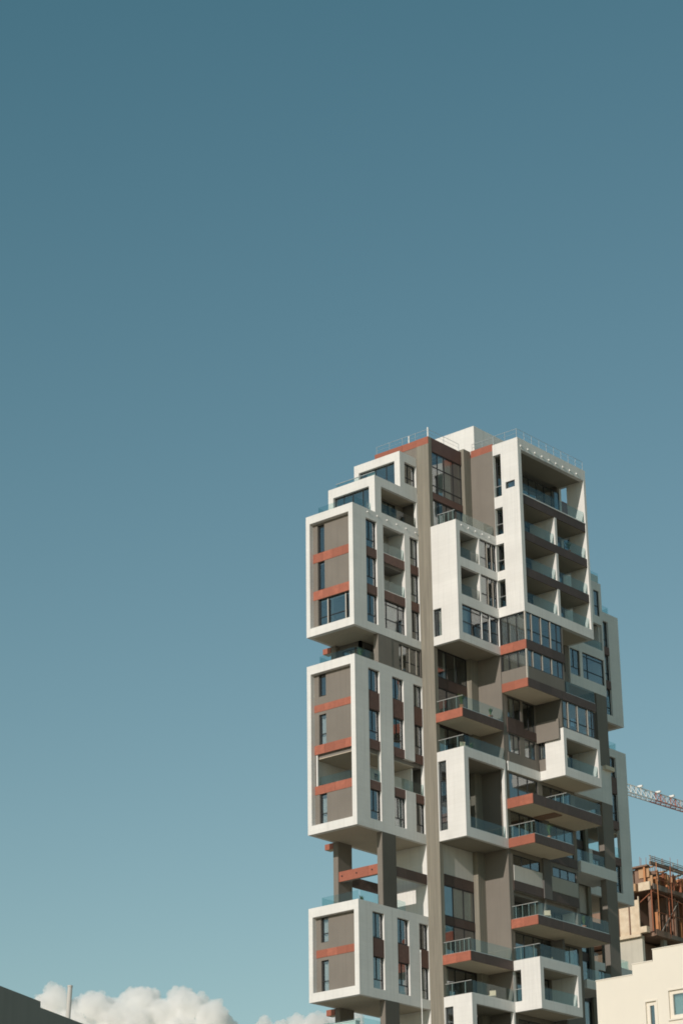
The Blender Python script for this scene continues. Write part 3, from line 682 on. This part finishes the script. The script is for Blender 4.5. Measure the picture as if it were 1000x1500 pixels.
plant('potted_plant', 'leafy green potted plant at the corner of the red balcony slab', (3.7, 8.95, F(7) + .745), 1.0, 60, .35)
plant('potted_plant', 'small potted plant near the inner end of the red balcony slab', (3.7, 12.8, F(7) + .745), .7, 40, .3)
plant('potted_plant', 'spiky potted plant behind terrace glass above the middle left white box', (-.75, 1.6, 64.76), 1.25, 50, .4)
plant('potted_plant', 'small potted plant on the terrace of the lowest left white box', (-.8, 1.4, 44.88), .8, 40, .3)
plant('potted_plant', 'low potted plant on the terrace above the tall white central box', (3.6, 10.2, F(4) + 7.205), .6, 40, .3)
plant('potted_plant', 'potted plant on the far right terrace under the glass rail', (-.8, 36.2, 64.76), 1.0, 40, .3)

PL = tag(empty('planter_box', (-2.4, 1.2, 35.05)), 'long white planter box on the terrace at the foot of the left stack', 'planter')
box('trough', 'whitepaint', -3.4, -1.3, 1.0, 1.5, 35.055, 36.3, PL); box('rim', 'whitepaint', -3.45, -1.25, .95, 1.55, 36.3, 36.36, PL)
def chair(label, x, y, z, ang=0):
    e = tag(empty('terrace_chair', (x, y, z)), label, 'chair', 'pale chairs on the balconies'); 
    ca, sa = math.cos(ang), math.sin(ang)
    def bx(nm, a0, a1, b0, b1, c0, c1):
        mb = MB(); mb.box(a0, a1, b0, b1, c0, c1); mb.v = [(x + p[0] * ca - p[1] * sa, y + p[0] * sa + p[1] * ca, z + p[2]) for p in mb.v]; mb.build(nm, 'ply' if nm != 'leg' else 'steel', e)
    bx('seat', -.25, .25, -.25, .25, .42, .47); bx('backrest', -.25, .25, .22, .26, .5, .92)
    for a in (-.22, .22):
        for b in (-.22, .22): bx('leg', a - .015, a + .015, b - .015, b + .015, 0, .42)
plant('potted_plant', 'bushy potted plant on the second balcony from top of the right white box', (6.2, 21.6, F(12) + .73), .9, 60, .4)
plant('potted_plant', 'tall potted plant on the glass railed balcony below the small white box', (6.2, 16.8, F(4) + .81), 1.1, 60, .4)
plant('potted_plant', 'potted plant on the long lower balcony with the red end', (6.1, 21.2, F(2) + .80), .9, 50, .4)
chair('pale chair on the long lower balcony with the red end', 5.8, 16.6, F(2) + .80, .7)
chair('pale chair on the terrace above the lowest right white box', 5.9, 17.2, 41.61, 2.2)
chair('pale wooden chair behind the glass rail of the lowest central terrace', 3.5, 11.9, 38.605, .4)
chair('pale chair on the glass fronted terrace above the tall central box', 3.4, 9.5, F(4) + 7.205, 1.2)

# ================================================================== pale pole in front of the tower
p0 = at(615.6, 1395, 118)
e = tag(empty('flag_pole', (p0.x, p0.y, 0)), 'slender pale pole rising in front of the lowest left white box', 'pole')
MB().bar((p0.x, p0.y, 0), (p0.x, p0.y, p0.z), .05, 10, .018).build('shaft', 'whitepaint', e)
MB().bar((p0.x, p0.y, p0.z), (p0.x, p0.y, p0.z + .12), .03, 10, .025).build('finial', 'whitepaint', e)

# ================================================================== cream building, lower right
CB = tag(empty('cream_building', (43.65, -32.04, 0)), 'cream rendered building with stepped parapet at lower right', 'building')
wh = [(46.75, 47.42, 23.6, 26.50), (48.22, 50.3, 25.42, 26.90)]
wall('wall', 'cream', 'y', -32.04, .35, 43.65, 46.02, 0, 28.05, (), CB)
wall('wall', 'cream', 'y', -32.04, .35, 46.02, 62, 0, 28.05, wh, CB)
box('wall', 'cream', 46.02, 62, -32.04, -31.69, 28.05, 28.605, CB); box('wall', 'cream', 47.36, 62, -32.04, -31.69, 28.605, 29.20, CB)
box('wall', 'cream', 43.65, 44.0, -31.69, -16, 0, 28.05, CB); box('roof', 'lightgrey', 44.0, 62, -31.69, -16, 27.4, 27.7, CB); box('wall', 'cream', 61.7, 62, -31.69, -16, 0, 28.05, CB); box('wall', 'cream', 44.0, 61.7, -16.3, -16, 0, 27.4, CB)
for x0, x1, z in ((43.63, 46.0, 28.05), (46.0, 47.34, 28.605), (47.34, 62, 29.2)): box('coping', 'cream', x0, x1, -32.07, -31.66, z, z + .05, CB)
def cwin(a, b, c, d, v, fr, dep=.12):
    o = MB(); 
    o.box(a, a + fr, -31.96, -31.96 + dep, c, d); o.box(b - fr, b, -31.96, -31.96 + dep, c, d); o.box(a + fr, b - fr, -31.96, -31.96 + dep, c, c + fr); o.box(a + fr, b - fr, -31.96, -31.96 + dep, d - fr, d)
    for s in v: o.box(s - fr / 2, s + fr / 2, -31.955, -31.96 + dep, c + fr, d - fr)
    w = o.build('window', 'cream', CB); xs = [a + fr] + list(v) + [b - fr]
    for i in range(len(xs) - 1):
        MB().box(xs[i] + (fr / 2 if i else 0), xs[i + 1] - (fr / 2 if i < len(xs) - 2 else 0), -31.9, -31.88, c + fr, d - fr).build('pane', 'tealpane', w)
    box('sill', 'cream', a - .08, b + .08, -32.12, -31.96, c - .09, c - .003, w); 
    for p in ((a - .07, a - .0, c, d), (b, b + .07, c, d)): MB().box(p[0], p[1], -32.075, -32.042, p[2], p[3]).build('trim', 'cream', w)
    MB().box(a - .07, b + .07, -32.075, -32.042, d, d + .07).build('trim', 'cream', w)
cwin(46.75, 47.42, 23.6, 26.50, (), .20); cwin(48.22, 50.3, 25.42, 26.90, (49.3,), .20)
box('partition_wall', 'interior', 44, 61.7, -30.2, -30.1, 20, 27.4, CB); box('blind', 'blind', 48.4, 50.2, -31.75, -31.72, 25.6, 26.75, CB)

# ================================================================== building under construction, behind on the right
KB = tag(empty('construction_building', (-13.5, 60, 0)), 'unfinished concrete building with timber formwork and rusty scaffolding', 'building')
def kz(z): return z if z <= 59.3 else 59.3 + (z - 59.3) * .62
def kb(n, m, *a): return box(n, m, *a[:4], kz(a[4]), kz(a[5]), parent=KB)
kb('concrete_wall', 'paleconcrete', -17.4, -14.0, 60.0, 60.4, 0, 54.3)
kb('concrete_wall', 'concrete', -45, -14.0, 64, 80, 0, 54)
for z in (54.2, 58.9):
    kb('floor_slab', 'darkwood', -40, -12.9, 60.6, 84, z, z + .35)
kb('floor_slab', 'concrete', -40, -13.2, 60.6, 84, 50.4, 50.75)
# plywood formwork panels on the sunlit face
for i, (a, b) in enumerate(((-17.3, -16.55), (-16.45, -15.3), (-15.15, -14.1))):
    kb('formwork_panel', 'ply', a, b, 59.86, 59.98, 54.5, 57.9 + .06 * (i % 2))
for i, x in enumerate((-16.5, -15.22, -14.05)):
    kb('formwork_beam', 'darkwood' if i < 2 else 'ply', x - .05, x + .05, 59.74, 59.86, 54.2, 58.2)
kb('formwork_beam', 'ply', -17.4, -13.9, 59.6, 59.84, 54.15, 54.45); kb('formwork_beam', 'ply', -14.0, -13.2, 59.7, 60.3, 54.5, 55.1)
kb('formwork_beam', 'wood', -15.6, -14.3, 59.8, 60.5, 58.8, 59.7); kb('formwork_panel', 'ply', -14.1, -12.75, 60.0, 60.2, 58.75, 59.75)
# side facing right: dark interior behind props and boards
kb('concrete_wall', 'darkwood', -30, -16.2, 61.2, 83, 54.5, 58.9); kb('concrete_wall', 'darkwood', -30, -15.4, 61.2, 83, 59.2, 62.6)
rg = random.Random(5)
for z0, z1, x in ((54.55, 58.9, -13.1), (59.25, 62.7, -13.4)):
    for k in range(22):
        y = 61 + k * 1.05 + rg.uniform(-.2, .2); w = rg.uniform(.1, .32)
        kb('formwork_board', rg.choice(['darkwood', 'darkwood', 'wood', 'rust']), x - .9 + rg.uniform(-.9, .5), x - .8 + rg.uniform(-.5, .6) + .15, y, y + w, z0, z1 - rg.uniform(0, .5))
for z in (58.95, 54.25):
    for k in range(9):
        kb('edge_board', rg.choice(['weathered', 'darkwood', 'weathered']), -12.9, -12.75, 60.7 + k * 2.55, 60.7 + (k + 1) * 2.55 - .06, z + rg.uniform(-.06, .06), z + .55 + rg.uniform(-.08, .1))
kb('formwork_panel', 'darkwood', -30, -13.2, 60.4, 60.9, 62.5, 62.75)
for k in range(9): kb('formwork_beam', 'wood', -15, -12.9, 61 + k * 2.5, 61.2 + k * 2.5, 62.4, 62.6)
for k in range(9): kb('edge_board', rg.choice(['wood', 'rust', 'darkwood']), -13.1, -12.95, 60.7 + k * 2.55, 60.7 + (k + 1) * 2.55 - .1, 62.75, 63.0 + rg.uniform(0, .45))
for k in range(20):
    y = 60.6 + k * 1.15 + rg.uniform(-.3, .3); x = -13.3 - rg.uniform(0, 1.2); w = rg.uniform(.05, .12); kb('prop', rg.choice(['rust', 'orange', 'orange', 'wood']), x - w, x + w, y - .04, y + .04, 59.4, 62.5)
for k in range(14):
    y = 60.8 + k * 1.6; kb('formwork_board', rg.choice(['orange', 'wood', 'darkwood']), -14.2 - rg.uniform(0, .6), -13.25, y, y + .06, 61.2 - rg.uniform(0, 1.2), 62.4)
for z, x in ((62.78, -12.85), (63.25, -13.0), (63.75, -12.9)):
    for k in range(6): kb('deck_beam', rg.choice(['weathered', 'concrete', 'orange']), x - .05, x + .05, 60.9 + k * 3.8 + rg.uniform(-.3, .3), 64.4 + k * 3.8, z + rg.uniform(-.05, .05), z + .12)
def kbar(a, b, r, m, n='scaffold_tube'): return MB().bar((a[0], a[1], kz(a[2])), (b[0], b[1], kz(b[2])), r, 6).build(n, m, KB)
kbar((-12.8, 60.3, 54.6), (-12.8, 60.3, 58.8), .07, 'rust'); kbar((-12.8, 63.4, 54.4), (-12.8, 63.4, 58.4), .07, 'rust'); kbar((-12.8, 61.9, 54.9), (-12.8, 65.2, 58.4), .05, 'concrete')
kbar((-14.2, 60.0, 57.5), (-12.8, 60.9, 58.9), .05, 'rust'); kbar((-12.7, 60.3, 58.6), (-12.7, 66, 58.2), .05, 'rust')
kbar((-13.1, 64.0, 58.0), (-13.1, 64.0, 60.2), .05, 'rust'); kbar((-13.1, 70.5, 58.0), (-13.1, 70.5, 60.2), .05, 'rust')
for k in range(9):
    y = 61.2 + k * 2.5
    kbar((-12.6, y, 54.8), (-12.6, y, 63.2), .045, rg.choice(['rust', 'orange']))
    if k % 2: kbar((-12.6, y, 59.4), (-12.6, y + 2.5, 62.4), .035, 'rust')
for z in (56.6, 60.4, 61.6): kbar((-12.6, 61.0, z), (-12.6, 83.5, z), .035, 'rust')
for k in range(16):
    y = 61 + rg.uniform(0, 20); z0 = rg.choice([54.6, 59.3]); kb('formwork_board', rg.choice(['orange', 'rust', 'wood']), -13.2 - rg.uniform(.1, 1.0), -13.0 - rg.uniform(0, .1), y, y + .05, z0 + rg.uniform(0, .6), z0 + rg.uniform(1.6, 3.0))
# guard rails and starter bars on the deck
for z in (63.6, 64.2): kbar((-13.0, 60.6, z), (-13.0, 84, z), .035, 'concrete', 'guard_rail')
for k in range(12): kbar((-13.0, 60.8 + k * 2.05, 62.8), (-13.0, 60.8 + k * 2.05, 64.3), .035, 'wood', 'guard_post')
for k in range(46):
    x = rg.uniform(-17, -12.9); y = 60.4 + rg.uniform(0, 3) + (k % 4) * 4; kbar((x, y, 62.0), (x + rg.uniform(-.1, .1), y, 64.3 + rg.uniform(0, 1.2)), .022, rg.choice(['rust', 'concrete']), 'rebar')
kbar((-17.0, 60.2, 60.0), (-17.0, 60.2, 66.2), .05, 'wood', 'rebar'); kbar((-15.2, 60.2, 60.0), (-15.2, 60.2, 65.2), .04, 'wood', 'rebar')
kb('cover_sheet', 'bluewrap', -13.2, -12.9, 79.2, 81.4, 54.5, 58.5)
kb('column', 'concrete', -13.6, -13.2, 62.6, 63.2, 50.7, 54.2); kb('column', 'concrete', -13.6, -13.2, 68, 68.6, 50.7, 54.2)
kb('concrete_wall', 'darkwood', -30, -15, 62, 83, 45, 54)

# ================================================================== tower crane jib
CR = empty('tower_crane', (0, 0, 0))
a = at(905, 1148, 330); b = at(1000, 1188.5, 318)
d = (b - a); dh = Vector((d.x, d.y, 0)); n = dh.normalized(); side = Vector((-n.y, n.x, 0))
z = (a.z + b.z) / 2; a = Vector((a.x, a.y, z)); 
# horizontal jib whose right end comes nearer
def solve(u0, v0, u1, v1, D):
    P = at(u0, v0, D); r = ray(u1, v1); t = (P.z - CAM.z) / r.z; return P, CAM + r * t
a, b = solve(912, 1160.0, 1000, 1187.0, 330)
n = (b - a).normalized(); side = Vector((-n.y, n.x, 0)); Lj = 62; H = 1.35
A0 = a - n * 8
CR.location = A0 + n * Lj; CR.location.z = 0; CR.matrix_world = Matrix.Translation(CR.location)
tag(CR, 'white and red lattice crane jib against the sky at right', 'crane')
mast = A0 + n * (Lj - 1)
def cbar(p, q, r, m, nm): return MB().bar(p, q, r, 5).build(nm, m, CR)
red_from = 14.5
segs = int(Lj / 1.15)
for o_, zz in ((side * .55, 0), (side * -.55, 0), (Vector((0, 0, 0)), H)):
    cbar(A0 + o_ + Vector((0, 0, zz)), A0 + n * red_from + o_ + Vector((0, 0, zz)), .085, 'whitepaint', 'chord'); cbar(A0 + n * red_from + o_ + Vector((0, 0, zz)), A0 + n * Lj + o_ + Vector((0, 0, zz)), .085, 'fadedred' if zz == 0 else 'palegrey', 'chord')
for k in range(segs):
    p = A0 + n * (k * 1.15); q = A0 + n * ((k + 1) * 1.15); mid = (p + q) / 2 + Vector((0, 0, H)); m = 'whitepaint' if k * 1.15 < red_from else ('fadedred' if k % 3 else 'palegrey')
    mb = MB()
    for sgn in (-.55, .55): mb.bar(p + side * sgn, mid, .05, 4); mb.bar(mid, q + side * sgn, .05, 4)
    mb.bar(p + side * .55, q - side * .55, .04, 4); mb.build('lattice_brace', m, CR)
for t in (12.0, 16.2, 19.4):
    p = A0 + n * t + Vector((0, 0, H + .12)); MB().box(p.x - .4, p.x + .4, p.y - .15, p.y + .15, p.z, p.z + .25).build('floodlight', 'whitepaint', CR)
mb = MB()
for sx in (-.8, .8):
    for sy in (-.8, .8): mb.bar((mast.x + sx, mast.y + sy, 0), (mast.x + sx, mast.y + sy, mast.z + 6), .1, 5)
for k in range(int(mast.z / 2)):
    zz = k * 2
    for (p, q) in (((-.8, -.8), (.8, -.8)), ((.8, -.8), (.8, .8)), ((.8, .8), (-.8, .8)), ((-.8, .8), (-.8, -.8))):
        mb.bar((mast.x + p[0], mast.y + p[1], zz), (mast.x + q[0], mast.y + q[1], zz + 2), .05, 4)
mb.build('mast', 'whitepaint', CR)
cbar(mast + Vector((0, 0, 6)), A0 + n * 34 + Vector((0, 0, H)), .05, 'concrete', 'tie_rod')
cj = MB(); q0 = mast; q1 = mast + n * 14
for sgn in (-.55, .55): cj.bar(q0 + side * sgn, q1 + side * sgn, .1, 5)
cj.build('counter_jib', 'rust', CR); MB().box(q1.x - 1.2, q1.x + 1.2, q1.y - 1.2, q1.y + 1.2, q1.z - 2.4, q1.z).build('counterweight', 'concrete', CR)

# ================================================================== grey roof, lower left
GB = None
c0 = at(60, 1467, 70); ang = math.radians(110); e1 = Vector((math.cos(ang), math.sin(ang), 0)); e2 = Vector((-math.sin(ang), math.cos(ang), 0))
GB = tag(empty('grey_building', (c0.x, c0.y, 0)), 'shaded dark grey flat building edge at lower left corner', 'building')
def gbox(nm, mat, s0, s1, d0, d1, z0, z1):
    mb = MB(); mb.box(s0, s1, d0, d1, z0, z1); mb.v = [tuple(Vector((c0.x, c0.y, 0)) + e1 * p[0] + e2 * p[1] + Vector((0, 0, p[2]))) for p in mb.v]; return mb.build(nm, mat, GB)
gbox('wall', 'roofgrey', 0.002, 14, 0, .4, 0, c0.z - .17); gbox('wall', 'roofgrey', -14, 0, 0, .4, 0, c0.z)
gbox('wall', 'roofgrey', 13.6, 14, .4, 18, 0, c0.z - .3); gbox('roof', 'roofgrey', -14, 13.6, .4, 18, c0.z - .9, c0.z - .6); gbox('wall', 'roofgrey', -14, -13.6, .4, 18, 0, c0.z - .3)
q = at(98, 1488, 76); q2 = at(103, 1446, 76)
e = tag(empty('vent_pipe', (q.x, q.y, c0.z - .6)), 'thin pale vent pipe standing on the grey roof at lower left', 'pipe')
MB().bar((q.x, q.y, c0.z - .6), (q2.x, q2.y, q2.z), .075, 10).build('pipe', 'blank', e)
MB().bar((q2.x, q2.y, q2.z), (q2.x, q2.y, q2.z + .05), .085, 10).build('cap', 'blank', e)

# ================================================================== clouds
g = NG('cloud')
pv = g.n('ShaderNodeVolumePrincipled'); pv.inputs['Color'].default_value = (.9995, .997, .992, 1); pv.inputs['Density'].default_value = .085; pv.inputs['Anisotropy'].default_value = .0
g.l(pv.outputs[0], g.out.inputs['Volume']); MATS['cloud'] = g.m
SC.cycles.pixel_filter_type = 'BLACKMAN_HARRIS'; SC.cycles.filter_width = 1.8
SC.cycles.volume_bounces = 40; SC.cycles.max_bounces = 40; SC.cycles.diffuse_bounces = 6
CD = 4200.0
def cloud(label, lobes, seed):
    """lobes: (u, v of centre, radius) as seen from the camera's side; each grows smaller lobes, all fused into one soft body"""
    m = CD / FPX; rg = random.Random(seed); V = []; Fc = []
    tb = bmesh.new(); bmesh.ops.create_icosphere(tb, subdivisions=2, radius=1.0); iv = [v.co.copy() for v in tb.verts]; tb.verts.index_update(); jf = [tuple(v.index for v in f.verts) for f in tb.faces]; tb.free()
    base = at(lobes[0][0], lobes[0][1], CD)
    def ball(c, r):
        i = len(V); V.extend([tuple(c + v * r) for v in iv]); Fc.extend([(a + i, b + i, d + i) for a, b, d in jf])
    def rnd(): 
        v = Vector((rg.gauss(0, 1), rg.gauss(0, 1), rg.gauss(0, 1))); return v.normalized()
    for (u, vv, r) in lobes:
        c = at(u, vv, CD + rg.uniform(-25, 25)) - base; R = r * m * .86; ball(c, R)
        for k in range(34):
            d = rnd(); r1 = R * rg.uniform(.20, .46); c1 = c + d * (R * 1.02 - r1 * .50); ball(c1, r1)
            for q in range(5):
                d2 = (d + rnd() * .9).normalized(); r2 = r1 * rg.uniform(.25, .45); ball(c1 + d2 * (r1 - r2 * .15), r2)
    me = bpy.data.meshes.new('cloud'); me.from_pydata(V, [], Fc); me.materials.append(MATS['cloud'])
    o = bpy.data.objects.new('cloud', me); o.location = base; COL.objects.link(o)
    md = o.modifiers.new('fuse', 'REMESH'); md.mode = 'VOXEL'; md.voxel_size = 1.6; md.use_smooth_shade = True
    sm = o.modifiers.new('soften', 'SMOOTH'); sm.factor = .5; sm.iterations = 2
    for sz, st in ((22, 10.0), (8, 6.0), (3.2, 3.5)):
        t = bpy.data.textures.new('billow', 'CLOUDS'); t.noise_scale = sz; t.noise_depth = 3
        d = o.modifiers.new('billow', 'DISPLACE'); d.texture = t; d.texture_coords = 'LOCAL'; d.strength = st; d.mid_level = .5
    return tag(o, label, 'cloud', 'cumulus clouds low on the horizon')
cloud('large white cumulus cloud low at left beside the grey roof', [(80, 1466, 24), (60, 1478, 22), (110, 1486, 24), (138, 1477, 27), (172, 1486, 26), (205, 1473, 32), (240, 1486, 26), (272, 1481, 36), (308, 1490, 26), (328, 1502, 18), (180, 1515, 45), (100, 1515, 40), (250, 1525, 48), (310, 1530, 36), (40, 1505, 30)], 1)
cloud('small low white cloud peeking out left of the tower base', [(388, 1502, 14), (412, 1508, 14), (436, 1501, 17), (462, 1500, 19), (488, 1497, 19), (515, 1500, 20), (450, 1520, 26), (500, 1520, 28), (400, 1522, 22)], 2)
